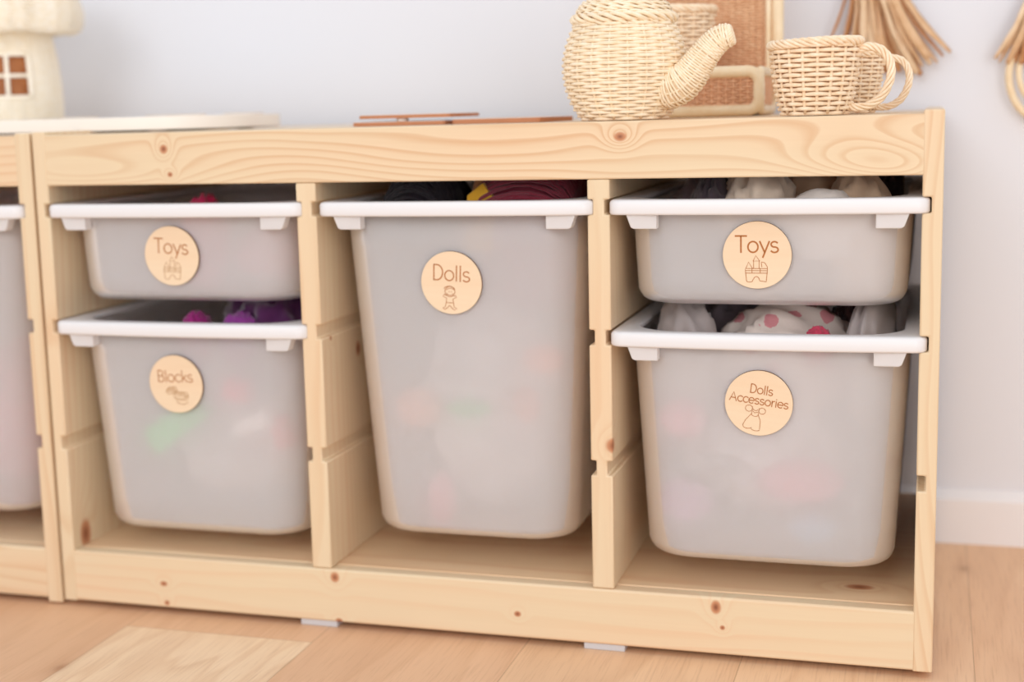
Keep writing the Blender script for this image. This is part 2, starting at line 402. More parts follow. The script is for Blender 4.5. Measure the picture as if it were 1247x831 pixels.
DRESS = [arc(-.62,.85,.36,.34,0,360,16), arc(.72,.75,.34,.32,0,360,16), [(-.28,1.05),(-.3,.7),(0,.45),(.4,.6),(.42,1.0)], arc(.05,.95,.26,.26,200,340,8), [(-.28,.55)] + arc(.05,.3,.34,.22,190,350,10) + [(.4,.5)],
         [(-.28,.35),(-.8,-.4),(-1.0,-.95)], [(.36,.35),(.68,-.3),(.72,-1.15)], [(-1.0,-.95)] + arc(-.55,-1.1,.42,.18,170,350,8) + arc(.3,-1.25,.42,.16,170,360,8)]
BLOCKS = [[(-.95,.3),(-.6,.62),(-.05,.62),(.1,.35),(-.25,.05),(-.8,.05),(-.95,.3)], arc(-.62,.4,.14,.1,0,360,10), arc(-.3,.45,.14,.1,0,360,10), arc(-.1,.28,.12,.1,0,360,10), [(-.9,.25),(-.6,.3),(-.2,.1)],
          [(-.3,-.2),(0,.2),(.9,.2),(1.05,-.2),(.8,-.45),(0,-.5),(-.3,-.2)], arc(.2,0,.16,.12,0,360,10), arc(.55,.02,.16,.12,0,360,10), arc(.8,-.12,.14,.1,0,360,10), arc(.45,-.55,.5,.25,190,350,10), arc(.35,-.2,.5,.15,180,360,10)]
def ribbons(strk, w, y):
    """flat raised line work in the xz plane at depth y (facing -y)"""
    m = MB()
    for s in strk:
        n = len(s)
        if n < 2: continue
        closed = (abs(s[0][0]-s[-1][0]) + abs(s[0][1]-s[-1][1])) < 1e-7
        L = []; R = []
        for i in range(n):
            a = s[i-1] if i > 0 else (s[-2] if closed else s[i]); b = s[i+1] if i < n-1 else (s[1] if closed else s[i])
            tx, tz = b[0]-a[0], b[1]-a[1]; q = sqrt(tx*tx+tz*tz) or 1; tx /= q; tz /= q
            e = 0
            if not closed and i == 0: e = -w*.35
            if not closed and i == n-1: e = w*.35
            L.append((s[i][0]-tz*w/2+tx*e, s[i][1]+tx*w/2+tz*e)); R.append((s[i][0]+tz*w/2+tx*e, s[i][1]-tx*w/2+tz*e))
        vs = [(x, y, z) for x, z in L] + [(x, y, z) for x, z in R] + [(x, y+.0003, z) for x, z in L] + [(x, y+.0003, z) for x, z in R]
        fs = []
        for i in range(n-1):
            fs += [(i, n+i, n+i+1, i+1), (i, i+1, 2*n+i+1, 2*n+i), (n+i, 3*n+i, 3*n+i+1, n+i+1)]
        m.add(vs, fs)
    return m

# ------------------------------------------------------------------ bins
def make_bin(x0, x1, ztop, h, label, disc=None, y0=-.0035, cat='storage bin', taper=.058, dz=0.):
    cx = (x0+x1)/2; z1 = ztop + dz; zr = z1-.0143; y1 = .412
    root = thing('storage_bin', (cx, .2, z1-h), label, cat, 'frosted bins hung in the pine frames')
    bw = .007
    def R(ix, iy, r, z, b=bw): return rrect(x0+ix, x1-ix, y0+iy, y1-iy, r, z, bow=b)
    m = MB()
    m.loft([R(.0008,.0008,.012,zr), R(0,0,.012,zr+.002), R(0,0,.012,z1-.0030), R(.0010,.0010,.012,z1-.0010), R(.003,.003,.012,z1), R(.0195,.0135,.046,z1,.004), R(.0208,.015,.046,z1-.0012,.003),
            R(.0212,.0155,.046,z1-.0045,.003), R(.0150,.0125,.046,z1-.0055,.003), R(.003,.003,.012,z1-.0035), R(.0024,.0024,.011,zr+.002), R(.0022,.0022,.011,zr)], wrap=True)
    m.build('rim', M['rim'], root, auto=False)
    # body: outer + inner skin
    zb = z1-h; zt = z1-.0058
    def ins(z): return taper*(zt-z)
    outer = []; inner = []
    K = 8
    for k in range(K+1):
        z = zt + (zb+.013-zt)*k/K; i = ins(z)
        outer.append(R(.0142+i, .0130+i, .046-.004*k/K, z, .0015)); inner.append(R(.0160+i, .0148+i, .0445-.004*k/K, z, .0015))
    i0 = ins(zb)
    for a in (20, 40, 60, 78, 90):
        q = math.radians(a); d = .013*(1-cos(q)); z = zb+.013-.013*sin(q)
        outer.append(R(.0142+i0+d, .0130+i0+d, .042-.4*d, z, .0015)); inner.append(R(.0160+i0+d, .0148+i0+d, .0405-.4*d, z+.0018, .0015))
    m = MB(); loops = list(reversed(inner)) + outer
    m.loft(loops, True, True)
    b = m.build('body', M['body'], root, auto=False)
    # four stop tabs under the rim
    for sx in (0, 1):
        for (ya, yb) in ((y0+.0015, y0+.015), (y1-.015, y1-.0015)):
            m = MB(); xa, xb_, xc, xd = x0+.0165, x0+.047, x0+.0255, x0+.047
            za, zb2 = zr+.0005, zr-.0135
            pts = [(xa+.001, za), (xa+.0055, zb2+.0015), (xa+.0085, zb2), (xd, zb2), (xb_, za)]
            if sx: pts = [(x0+x1-x, z) for x, z in reversed(pts)]
            extr(pts, ya, yb).build('rim_tab', M['tab'], root, bevel=.0008)
    if disc:
        text, dx, dzc, rot, art, sizes, artc, faint = disc
        yw = y0+.0130 + ins(dzc) - .0010
        dr = bpy.data.objects.new('label_disc', None)
        r = .0320; n = 72
        m = MB(); m.loft([[(r*cos(2*pi*k/n)*q, y, r*sin(2*pi*k/n)*q) for k in range(n)] for q, y in ((.992, .0004), (1, 0), (1, -.0030))], True, False)
        e = m.build('label_disc', M['burnt'], None, auto=True); e.parent = root
        tag(e, 'round engraved wooden name disc')
        e.location = Vector((dx, yw-.0008, dzc)) - Vector(root.location)
        tl = math.atan(taper)
        e.rotation_euler = (-0.0, math.radians(rot), 0)
        e.rotation_euler = (Matrix.Rotation(tl, 3, 'X') @ Matrix.Rotation(math.radians(rot), 3, 'Y')).to_euler()
        m = MB(); m.loft([[(r*cos(2*pi*k/n)*q, y, r*sin(2*pi*k/n)*q) for k in range(n)] for q, y in ((1.0, -.0030), (.990, -.0034))], True, False)
        m.add([(r*.990*cos(2*pi*k/n), -.0034, r*.990*sin(2*pi*k/n)) for k in range(n)], [tuple(range(n))])
        f = m.build('disc_face', M['disc'], None, smooth=False); f.parent = e
        st = []
        for tx, sz, px, pz in text: st += strokes_text(tx, sz, px, pz)
        lw = sizes
        mt = M['engrave']
        g = ribbons(st, lw, -.0036).build('lettering', mt, None, smooth=False); g.parent = e
        ar, asz, ax, az, aw = art
        st = [[(ax + p[0]*asz, az + p[1]*asz) for p in s] for s in ar]
        g = ribbons(st, aw, -.0036).build('line_drawing', M['engrave_faint'] if faint else M['engrave'], None, smooth=False); g.parent = e
    return root

B1 = (.0155, .3158); B2 = (.3331, .6200); B3 = (.6344, .9287)
TZ = [.4533, .3262]
make_bin(*B3, TZ[0], .1025, 'shallow frosted bin with Toys disc in the right-hand bay, filled with cloth',
         ([('Toys', .0155, 0, .0027)], .7745, .4002, 0, (CASTLE, .0102, -.0006, -.0152, .00055), .0015, None, False))
make_bin(*B3, TZ[1], .232, 'deep frosted bin with Dolls Accessories disc under the right Toys bin',
         ([('Dolls', .0085, .0010, .0095), ('Accessories', .0085, 0, -.0010)], .7765, .2584, 8, (DRESS, .0094, -.0025, -.0141, .00050), .0009, None, False))
make_bin(*B2, TZ[0], .353, 'tall frosted bin with Dolls disc in the middle bay',
         ([('Dolls', .0155, 0, .0022)], .4713, .3711, 3.5, (DOLL, .0085, -.0012, -.0170, .00060), .0012, None, False))
make_bin(*B1, TZ[0], .106, 'shallow frosted bin with Toys disc in the left bay above the Blocks bin',
         ([('Toys', .0155, 0, .0027)], .1592, .3973, 3, (CASTLE, .0100, .0005, -.0152, .00055), .0013, None, True))
make_bin(*B1, TZ[1], .238, 'deep frosted bin with Blocks disc and purple cloth inside',
         ([('Blocks', .0125, 0, .0025)], .1550, .2582, -1, (BLOCKS, .0134, .0000, -.0115, .00070), .0010, None, True))
make_bin(-.3055, -.0150, TZ[0]-.001, .358, 'tall frosted bin without a disc in the neighbouring frame at far left')

# ------------------------------------------------------------------ contents
def cloth_mat(name, c, vary=.10, bump=.0006, sheen=.3):
    return plain(name, srgb(*c), .85, vary, 25, .15, bump, sheen)
def lump(name, c, rad, mat, seed=0, fold=.35, freq=3.2, n=56, box=None, parent=None, rot=0, stretch=(1,1,1)):
    """gathered cloth: a soft mound whose surface runs in ridged folds; clipped to stay inside box"""
    m = MB(); loops = []; off = Vector((seed*7.3, seed*3.1, seed*1.7))
    cr, sr = cos(rot), sin(rot)
    nn = n
    for i in range(1, n//2):
        ph = pi*i/(n//2); lp = []
        for k in range(nn):
            th = 2*pi*k/nn
            d = Vector((sin(ph)*cos(th), sin(ph)*sin(th), cos(ph)))
            p = Vector((d.x*stretch[0], d.y*stretch[1], d.z*stretch[2]))*freq + off
            w = Vector((noise.noise(p*.7), noise.noise(p*.7+Vector((9,0,0))), noise.noise(p*.7+Vector((0,9,0)))))
            rg = 1-abs(noise.noise(p*.6+w*1.6))*2.2
            rg2 = 1-abs(noise.noise(p*1.7+w*2))*2
            f = 1 + fold*(.7*rg + .3*rg2 - .5)
            q = Vector((d.x*rad[0], d.y*rad[1], d.z*rad[2]))*f
            q = Vector((q.x*cr-q.y*sr, q.x*sr+q.y*cr, q.z)) + Vector(c)
            if box:
                q.x = min(max(q.x, box[0]), box[1]); q.y = min(max(q.y, box[2]), box[3]); q.z = min(max(q.z, box[4]), box[5])
            lp.append(tuple(q))
        loops.append(lp)
    m.loft(loops, True, True)
    o = m.build(name, mat, parent, auto=False)
    return o
def bin_box(B, z0, z1, ym=.40, mrg=.034, yf=.026): return (B[0]+mrg, B[1]-mrg, yf, ym, z0, z1)

C_cream = cloth_mat('cream_cotton', (226,208,190)); C_beige = cloth_mat('beige_linen', (206,178,152)); C_black = cloth_mat('black_cloth', (84,72,80))
C_grey = cloth_mat('grey_cotton', (176,166,164)); C_white = cloth_mat('white_cotton', (236,228,222)); C_dgrey = cloth_mat('slate_cloth', (92,84,88))
C_lilac = cloth_mat('lilac_grey_cloth', (150,136,146)); C_purple = cloth_mat('purple_plush', (92,38,92), .25, .002, .6); C_magenta = cloth_mat('magenta_plush', (178,44,136), .2, .001)
C_violet = cloth_mat('violet_felt', (148,64,150)); C_maroon = cloth_mat('maroon_yarn', (142,46,66), .2, .001); C_pink = cloth_mat('hot_pink', (232,52,110))
C_yellow = cloth_mat('yellow_felt', (226,172,52)); C_tan = cloth_mat('tan_skin', (196,136,92)); C_pale = cloth_mat('pale_cloth', (244,240,242)); C_rose = cloth_mat('rose_cotton', (236,140,160))
def floral():
    t = NT('floral_cotton'); tc = t.n('ShaderNodeTexCoord').outputs['Object']
    v = t.n('ShaderNodeTexVoronoi'); t.l(tc, v.inputs['Vector']); v.inputs['Scale'].default_value = 38
    nz = t.noise(tc, 160, 2)
    m = t.math('LESS_THAN', t.math('ADD', v.outputs['Distance'], t.math('MULTIPLY', nz, .25)), .40)
    t.bsdf(t.mix(t.math('MULTIPLY', m, .8), srgb(232, 220, 212), srgb(214, 120, 134)), .85, .15, nz, .0005, .4); return t.m
C_floral = floral(); C_brown = cloth_mat('dark_brown_wool', (96,66,64))
C_dark = cloth_mat('dark_hair', (38,30,40)); C_blue = cloth_mat('pale_blue', (150,190,222)); C_flower = cloth_mat('raspberry', (206,70,98))

# right Toys bin: bits of cloth peeping over the rim
G3 = 'cloth pieces in the right Toys bin'
zt = TZ[0]
bb = bin_box(B3, zt-.098, .515)
def c_(name, x, y, z, rx, ry, rz, mat, seed, label, cat, group=None, box=None, fold=.3, freq=2.6, rot=0, st=(1,1,1)):
    o = lump(name, (x, y, z), (rx, ry, rz), mat, seed, fold, freq, box=box, rot=rot, stretch=st)
    return tag(o, label, cat, group)
c_('folded_cloth', .705, .16, .405, .040, .10, .060, C_lilac, 1, 'lilac grey cloth at the left end inside the right Toys bin', 'cloth', G3, bb)
c_('folded_cloth', .724, .085, .412, .026, .052, .062, C_black, 2, 'black rounded cloth beside the lilac one in the right Toys bin', 'cloth', G3, bb, .15)
c_('folded_cloth', .768, .075, .412, .040, .048, .066, C_cream, 3, 'cream pointed fold of cloth in the middle of the right Toys bin', 'cloth', G3, bb, .34, 1.5)
c_('folded_cloth', .815, .14, .415, .042, .060, .062, C_beige, 4, 'tan cloth just right of the cream fold in the right Toys bin', 'cloth', G3, bb, .25, 1.3)
c_('folded_cloth', .828, .24, .415, .060, .08, .068, C_dgrey, 5, 'dark grey cloth at the back of the right Toys bin', 'cloth', G3, bb)
c_('folded_cloth', .862, .088, .406, .036, .056, .068, C_beige, 6, 'wide beige cloth arching up in the right part of the right Toys bin', 'cloth', G3, bb, .24, 1.4)
c_('folded_cloth', .835, .045, .425, .045, .018, .034, C_white, 7, 'white cloth edge lying on the front rim of the right Toys bin', 'cloth', G3, bb, .15, 1.2)
c_('folded_cloth', .880, .20, .42, .030, .045, .062, C_black, 8, 'black cloth at the right end of the right Toys bin', 'cloth', G3, (bb[0], .9020, bb[2], bb[3], bb[4], bb[5]), .3)

# Dolls Accessories bin
G4 = 'clothes in the Dolls Accessories bin'
bb = bin_box(B3, TZ[1]-.218, .346, mrg=.031, yf=.0255)
c_('folded_cloth', .775, .215, .200, .090, .165, .085, C_pale, 11, 'pale bundle of doll clothes at the bottom of the accessories bin', 'cloth', G4, bb, .3)
o = c_('folded_cloth', .790, .12, .282, .072, .062, .058, C_floral, 12, 'white cotton piece with pink flowers in the middle of the accessories bin', 'cloth', G4, bb, .26, 1.5)
c_('folded_cloth', .694, .090, .285, .030, .055, .064, C_grey, 13, 'grey cloth folded up at the left end of the accessories bin', 'cloth', G4, bb, .25, 1.2, .4)
c_('folded_cloth', .878, .105, .288, .022, .085, .062, C_grey, 14, 'grey cloth draped up the right end of the accessories bin', 'cloth', G4, bb, .2, 1.2, -.2)
c_('folded_cloth', .735, .20, .288, .052, .07, .050, C_lilac, 15, 'mauve cloth behind the flowered piece in the accessories bin', 'cloth', G4, bb, .3)
c_('folded_cloth', .850, .150, .292, .020, .03, .044, C_brown, 16, 'dark brown curly lump behind the flowered cloth', 'cloth', G4, bb, .5, 4)
c_('folded_cloth', .828, .052, .308, .014, .012, .018, C_flower, 17, 'raspberry pink scrap against the front rim of the accessories bin', 'cloth', G4, bb, .3)
PR = [(.812,.060,.175,.040,.018,.020,C_rose,18,'pink scrap pressed behind the lower right of the accessories bin front'),
      (.700,.052,.235,.022,.012,.018,C_rose,19,'pink scrap behind the upper left of the accessories bin front'),
      (.735,.058,.190,.036,.015,.010,C_grey,20,'grey fold behind the middle of the accessories bin front'),
      (.825,.060,.128,.022,.014,.014,C_blue,21,'pale blue scrap at the bottom of the accessories bin'),
      (.700,.062,.150,.026,.014,.020,C_violet,22,'mauve scrap at the lower left of the accessories bin')]
for (x,y,z,a,b,c,mt,sd,lb) in PR:
    if sd == 22: mt = cloth_mat('faded_mauve', (206,140,196))
    c_('cloth_scrap', x, y-.015, z, a, b, c, mt, sd, lb, 'cloth', 'scraps seen through the accessories bin', bb, .3)

# Dolls bin : heads of hair, limbs
bb = bin_box(B2, TZ[0]-.345, .512, mrg=.034, yf=.0300)
def hair(name, x, y, z, rx, ry, rz, mat, seed, label, box, n=120, lean=.5):
    root = thing(name, (x, y, z-rz), label, 'doll', 'dolls in the Dolls bin')
    lump('head', (x, y, z), (rx*.93, ry*.93, rz*.93), mat, seed, .08, 2, box=box, parent=root)
    rd = random.Random(seed); m = MB()
    for k in range(n):
        a = rd.uniform(-1, 1); pts = []
        for j in range(12):
            u = j/11; ph = -1.5 + 3.0*u
            xx = x + rx*1.0*sin(ph)*(.85) + lean*rx*(rd.random()-.5)*.06; 
            yy = y + ry*a*cos(ph*.35)
            hh = sqrt(max(0, 1-a*a*.9))
            zz = z + rz*1.0*cos(ph)*hh + .002
            w = .004*noise.noise(Vector((k*.31, u*3, seed)))
            q = [xx+w, yy+w, zz+w]
            q[0] = min(max(q[0], box[0]), box[1]); q[1] = min(max(q[1], box[2]), box[3]); q[2] = min(max(q[2], box[4]), box[5])
            pts.append(q)
        m.tube(pts, .0010, 4)
    m.build('hair', mat, root, auto=False)
    return root
hair('doll', .536, .105, .412, .078, .070, .088, C_maroon, 31, 'maroon doll hair heaped in the right half of the Dolls bin', bb, 150)
dark_doll = hair('doll', .415, .110, .412, .046, .070, .086, C_dark, 33, 'black doll hair at the left end of the Dolls bin', bb, 90)
hair('doll', .530, .285, .412, .06, .07, .092, C_dark, 34, 'black doll hair behind the maroon one in the Dolls bin', bb, 60)
m = MB(); m.tube([(.476+.012*u, .055+.03*u, .40+.092*u) for u in (0,.2,.4,.6,.8,1)], [.010,.010,.009,.008,.0075,.005], 12)
tag(m.build('arm', C_tan, dark_doll, auto=False), 'tan arm')
m = MB(); m.add([(.478,.040,.40),(.506,.040,.40),(.505,.046,.455),(.4945,.049,.4685),(.478,.047,.456),(.478,.052,.40),(.506,.052,.40),(.505,.056,.455),(.4945,.058,.4685),(.478,.057,.456)],
      [(0,1,2,3,4),(9,8,7,6,5),(0,5,6,1),(1,6,7,2),(2,7,8,3),(3,8,9,4),(4,9,5,0)])
tag(m.build('felt_piece', C_yellow, bevel=.001), 'yellow felt corner peeping over the rim of the Dolls bin', 'felt')
c_('folded_cloth', .477, .21, .235, .082, .15, .140, C_pale, 35, 'pale bundle filling the lower part of the Dolls bin', 'cloth', None, bb, .25)
for (x,y,z,a,b,c,mt,sd,lb) in [(.475,.060,.235,.024,.012,.009,cloth_mat('mint_felt',(90,214,120)),36,'mint green scrap behind the middle of the Dolls bin front'),
      (.556,.056,.290,.020,.012,.014,cloth_mat('peach_felt',(244,150,118)),37,'peach scrap behind the upper right of the Dolls bin front'),
      (.420,.060,.235,.024,.012,.020,cloth_mat('apricot_felt',(244,166,130)),38,'apricot scrap behind the left of the Dolls bin front'),
      (.440,.066,.135,.014,.010,.028,C_rose,39,'rose scrap at the lower left of the Dolls bin'),
      (.535,.066,.240,.014,.012,.018,cloth_mat('salmon_felt',(244,156,130)),40,'salmon scrap right of the mint one in the Dolls bin')]:
    c_('cloth_scrap', x, y-.014, z, a, b, c, mt, sd, lb, 'cloth', 'scraps seen through the Dolls bin', bb, .3)

# left Toys bin
bb = bin_box(B1, TZ[0]-.098, .512)
c_('plush_toy', .165, .075, .405, .024, .035, .050, C_pink, 41, 'hot pink toy just above the rim of the left Toys bin', 'toy', None, bb, .3)
c_('plush_toy', .235, .120, .390, .05, .06, .030, C_rose, 42, 'pale pink toy lying low in the left Toys bin', 'toy', None, bb, .3)
c_('plush_toy', .105, .140, .388, .04, .07, .028, C_grey, 43, 'grey toy lying low in the left Toys bin', 'toy', None, bb, .3)

# Blocks bin
bb = bin_box(B1, TZ[1]-.225, .346, mrg=.031, yf=.0255)
c_('plush_blanket', .235, .135, .298, .066, .085, .062, C_purple, 44, 'dark purple plush heaped in the right of the Blocks bin', 'plush', None, bb, .35, 3)
c_('plush_blanket', .158, .058, .300, .018, .022, .030, C_magenta, 45, 'magenta plush tuft at the front rim of the Blocks bin', 'plush', None, bb, .3)
c_('plush_blanket', .212, .055, .300, .024, .018, .030, C_violet, 46, 'bright violet plush fold at the front rim of the Blocks bin', 'plush', None, bb, .3)
c_('folded_cloth', .165, .215, .180, .088, .15, .090, C_pale, 47, 'pale bundle at the bottom of the Blocks bin', 'cloth', None, bb, .25)
def brick(loc, size, mat, label, rot=(0,0,0), nx=4):
    root = thing('toy_block', loc, label, 'toy block', 'toy blocks in the Blocks bin'); root.rotation_euler = rot
    a, b, c = size; m = MB(); m.box(-a/2, a/2, -b/2, b/2, 0, c)
    o = m.build('block', mat, None, bevel=.0012); o.parent = root
    for i in range(nx):
        for j in range(2):
            m = MB(); px = -a/2+a*(i+.5)/nx; py = -b/2+b*(j+.5)/2; r = a/nx*.3
            m.loft([[(px+r*cos(2*pi*k/14), py+r*sin(2*pi*k/14), z) for k in range(14)] for z in (c-.0005, c+.0035)], True, True)
            s = m.build('stud', mat, None); s.parent = root
    return root
P_green = plain('green_block', srgb(60,214,110), .35); P_red = plain('red_block', srgb(220,40,66), .35); P_white = plain('white_block', srgb(244,240,238), .35); P_pink = plain('pink_block', srgb(236,90,120), .35)
brick((.152, .0310, .198), (.080, .018, .028), P_green, 'green toy block seen slanting through the Blocks bin', (0, -.62, 0))
brick((.215, .0335, .238), (.030, .020, .020), P_pink, 'pink toy block right of the green one in the Blocks bin', (0, .2, 0), 2)
brick((.238, .0345, .205), (.045, .020, .018), P_white, 'white toy block low at the right of the Blocks bin', (0, -.35, 0), 3)
brick((.252, .0450, .200), (.036, .020, .018), P_red, 'red toy block in the right corner of the Blocks bin', (0, 1.3, 0), 3)

# neighbouring bin
c_('folded_cloth', -.13, .2, .19, .10, .15, .085, C_rose, 48, 'pinkish bundle low in the neighbouring tall bin', 'cloth', None, (-.265,-.055,.034,.38,.112,.44), .25)

# ------------------------------------------------------------------ wicker
TOP = HT-.0035
def woven(m, rows, N, amp, r, cx, cy, phase=0, segs=None, skip=None, ex=1.0):
    """rows = [(radius, z)]; each row one cane going over and under N stakes"""
    segs = segs or N*8
    for i, (R, z) in enumerate(rows):
        pts = []
        runs = []
        for k in range(segs + (0 if not skip else 1)):
            th = 2*pi*k/segs
            rr = R + amp*cos(N/2*th + pi*i + phase)
            p = (cx + rr*cos(th), cy + rr*sin(th)*ex, z)
            if skip and skip(th, z):
                if len(pts) > 2: runs.append(pts)
                pts = []
            else: pts.append(p)
        if not skip: m.tube(pts, r, 5, closed=True)
        else:
            if len(pts) > 2: runs.append(pts)
            for q in runs: m.tube(q, r, 5)
def stakes(m, rows, N, r, cx, cy, phase=0, off=0, skip=None, ex=1.0):
    for k in range(N):
        th = 2*pi*k/N - phase/(N/2)
        cur = []
        for R, z in rows:
            if skip and skip(th % (2*pi), z):
                if len(cur) > 1: m.tube(cur, r, 5)
                cur = []
            else: cur.append((cx+(R+off)*cos(th), cy+(R+off)*sin(th)*ex, z))
        if len(cur) > 1: m.tube(cur, r, 5)
def rope(m, path, R, r, strands, turns, closed=False, sides=5, taper=None):
    """strands twisted round a path"""
    path = [Vector(p) for p in path]; n = len(path)
    tang = [(path[(i+1) % n if closed else min(i+1, n-1)] - path[(i-1) % n if closed else max(i-1, 0)]).normalized() for i in range(n)]
    up = Vector((0,0,1)) if abs(tang[0].z) < .8 else Vector((0,1,0))
    nr = (up - tang[0]*up.dot(tang[0])).normalized(); fr = []
    for t_ in tang:
        nr = (nr - t_*nr.dot(t_)).normalized(); fr.append((nr.copy(), t_.cross(nr)))
    for s in range(strands):
        pts = []
        for i in range(n):
            a = 2*pi*(s/strands + turns*i/(n if closed else n-1)); k = taper[i] if taper else 1
            pts.append(path[i] + (fr[i][0]*cos(a) + fr[i][1]*sin(a))*R*k)
        m.tube(pts, r, sides, closed=closed)
def ring(cx, cy, z, R, n=96, ex=1.0, tilt=0): return [(cx+R*cos(2*pi*k/n), cy+R*sin(2*pi*k/n)*ex, z + tilt*R*cos(2*pi*k/n)) for k in range(n)]
def liner(m, rows, cx, cy, d=-.0028, n=48, ex=1.0, cap0=True, cap1=False):
    m.loft([[(cx+(R+d)*cos(2*pi*k/n), cy+(R+d)*sin(2*pi*k/n)*ex, z) for k in range(n)] for R, z in rows], cap0, cap1)
def catmull(P, n):
    out = []
    P = [Vector(p) for p in P]; Q = [P[0]*2-P[1]] + P + [P[-1]*2-P[-2]]
    for i in range(1, len(Q)-2):
        for k in range(n):
            t = k/n; a, b, c, d = Q[i-1], Q[i], Q[i+1], Q[i+2]
            out.append(.5*((2*b)+(c-a)*t+(2*a-5*b+4*c-d)*t*t+(3*b-a-3*c+d)*t**3))
    out.append(P[-1]); return out
def interp(tbl, z):
    for (a, ra), (b, rb) in zip(tbl, tbl[1:]):
        if a <= z <= b: return ra+(rb-ra)*(z-a)/(b-a)
    return tbl[-1][1] if z > tbl[-1][0] else tbl[0][1]

# teapot
px, py = .6375, .070
tp = thing('wicker_teapot', (px, py, TOP), 'pale woven wicker teapot with curved spout standing on the frame', 'teapot')
tbl = [(0,.0415),(.006,.046),(.016,.0515),(.030,.0565),(.045,.0588),(.058,.0585),(.070,.0560),(.080,.0525),(.088,.0490),(.095,.0455)]
rows = [(interp(tbl, z), TOP+.0022+z) for z in [.0031*k for k in range(30)]]
m = MB(); woven(m, rows, 20, .0017, .00195, px, py, phase=.6); stakes(m, rows, 20, .0016, px, py, .6, -.0004); m.build('body', M['pale_wicker'], tp, auto=False)
m = MB(); liner(m, rows, px, py); m.build('lining', M['wicker_shade'], tp, auto=False)
m = MB(); rope(m, ring(px, py, TOP+.0945, .0460, 180), .0026, .0021, 3, 9, True)
rope(m, ring(px, py, TOP+.0985, .0482, 180), .0030, .0023, 3, 8, True)
for k in range(9):
    u = (k+.6)/9; R = .0455*cos(u*pi/2*.93)+.001; z = .1005 + .0235*sin(u*pi/2)
    rope(m, ring(px, py, TOP+z, R, max(36, int(150*R/.045))), .0012, .0014, 2, max(4, int(11*R/.045)), True)
lrows = [(.0455*cos(u*pi/2), TOP+.099+.0235*sin(u*pi/2)) for u in [k/10*.97 for k in range(11)]]
liner(m, lrows, px, py, -.001, 40, 1, False, True)
lid = m.build('lid', M['pale_wicker'], tp, auto=False)
m = MB(); rope(m, ring(px, py, TOP+.1265, .011, 48), .0022, .0019, 3, 5, True); rope(m, ring(px, py, TOP+.131, .009, 48), .0020, .0018, 3, 4, True)
m.loft([[(px+r*cos(2*pi*k/20), py+r*sin(2*pi*k/20), TOP+z) for k in range(20)] for r, z in ((.009,.1205),(.010,.1285),(.009,.1335),(.005,.1355),(.001,.136))], True, True)
m.build('lid_knob', M['pale_wicker'], lid, auto=False)
# spout
sy = .052
path = catmull([(.668,sy+.006,TOP+.032),(.680,sy,TOP+.0300),(.693,sy-.005,TOP+.0315),(.7045,sy-.007,TOP+.0395),(.7145,sy-.008,TOP+.0520),(.7240,sy-.008,TOP+.0645),(.7345,sy-.008,TOP+.0745),(.7440,sy-.008,TOP+.0775)], 14)
n = len(path); srad = [interp([(0,.0185),(.2,.0190),(.38,.0172),(.55,.0145),(.75,.0122),(.92,.0110),(1,.0100)], i/(n-1)) for i in range(n)]
m = MB()
# close winding: many small hoops following the bend
tang = [(path[min(i+1,n-1)]-path[max(i-1,0)]).normalized() for i in range(n)]
L = 0; nxt = 0
for i in range(n):
    if i: L += (path[i]-path[i-1]).length
    if L >= nxt or i == 0:
        nxt += .00235
        t_ = tang[i]; a = t_.cross(Vector((0,1,0))).normalized(); b = t_.cross(a)
        m.tube([path[i] + (a*cos(2*pi*k/36) + b*sin(2*pi*k/36))*(srad[i]+.0006*cos(9*2*pi*k/36+pi*(round(nxt/.00235) % 2))) for k in range(36)], .00135, 5, closed=True)
for k in range(10):
    m.tube([path[i] + (tang[i].cross(Vector((0,1,0))).normalized()*cos(2*pi*k/10) + tang[i].cross(tang[i].cross(Vector((0,1,0))).normalized())*sin(2*pi*k/10))*(srad[i]-.0004) for i in range(0, n, 2)], .0012, 5)
m.tube(path, [r-.0012 for r in srad], 20)
t_ = tang[-1]; a = t_.cross(Vector((0,1,0))).normalized(); b = t_.cross(a)
m.build('spout', M['pale_wicker'], tp, auto=False)
m = MB(); rope(m, [path[-1] + (a*cos(2*pi*k/60) + b*sin(2*pi*k/60))*.0075 + t_*.001 for k in range(60)], .0018, .0014, 3, 8, True)
m.build('spout_rim', M['pale_wicker'], tp, auto=False)

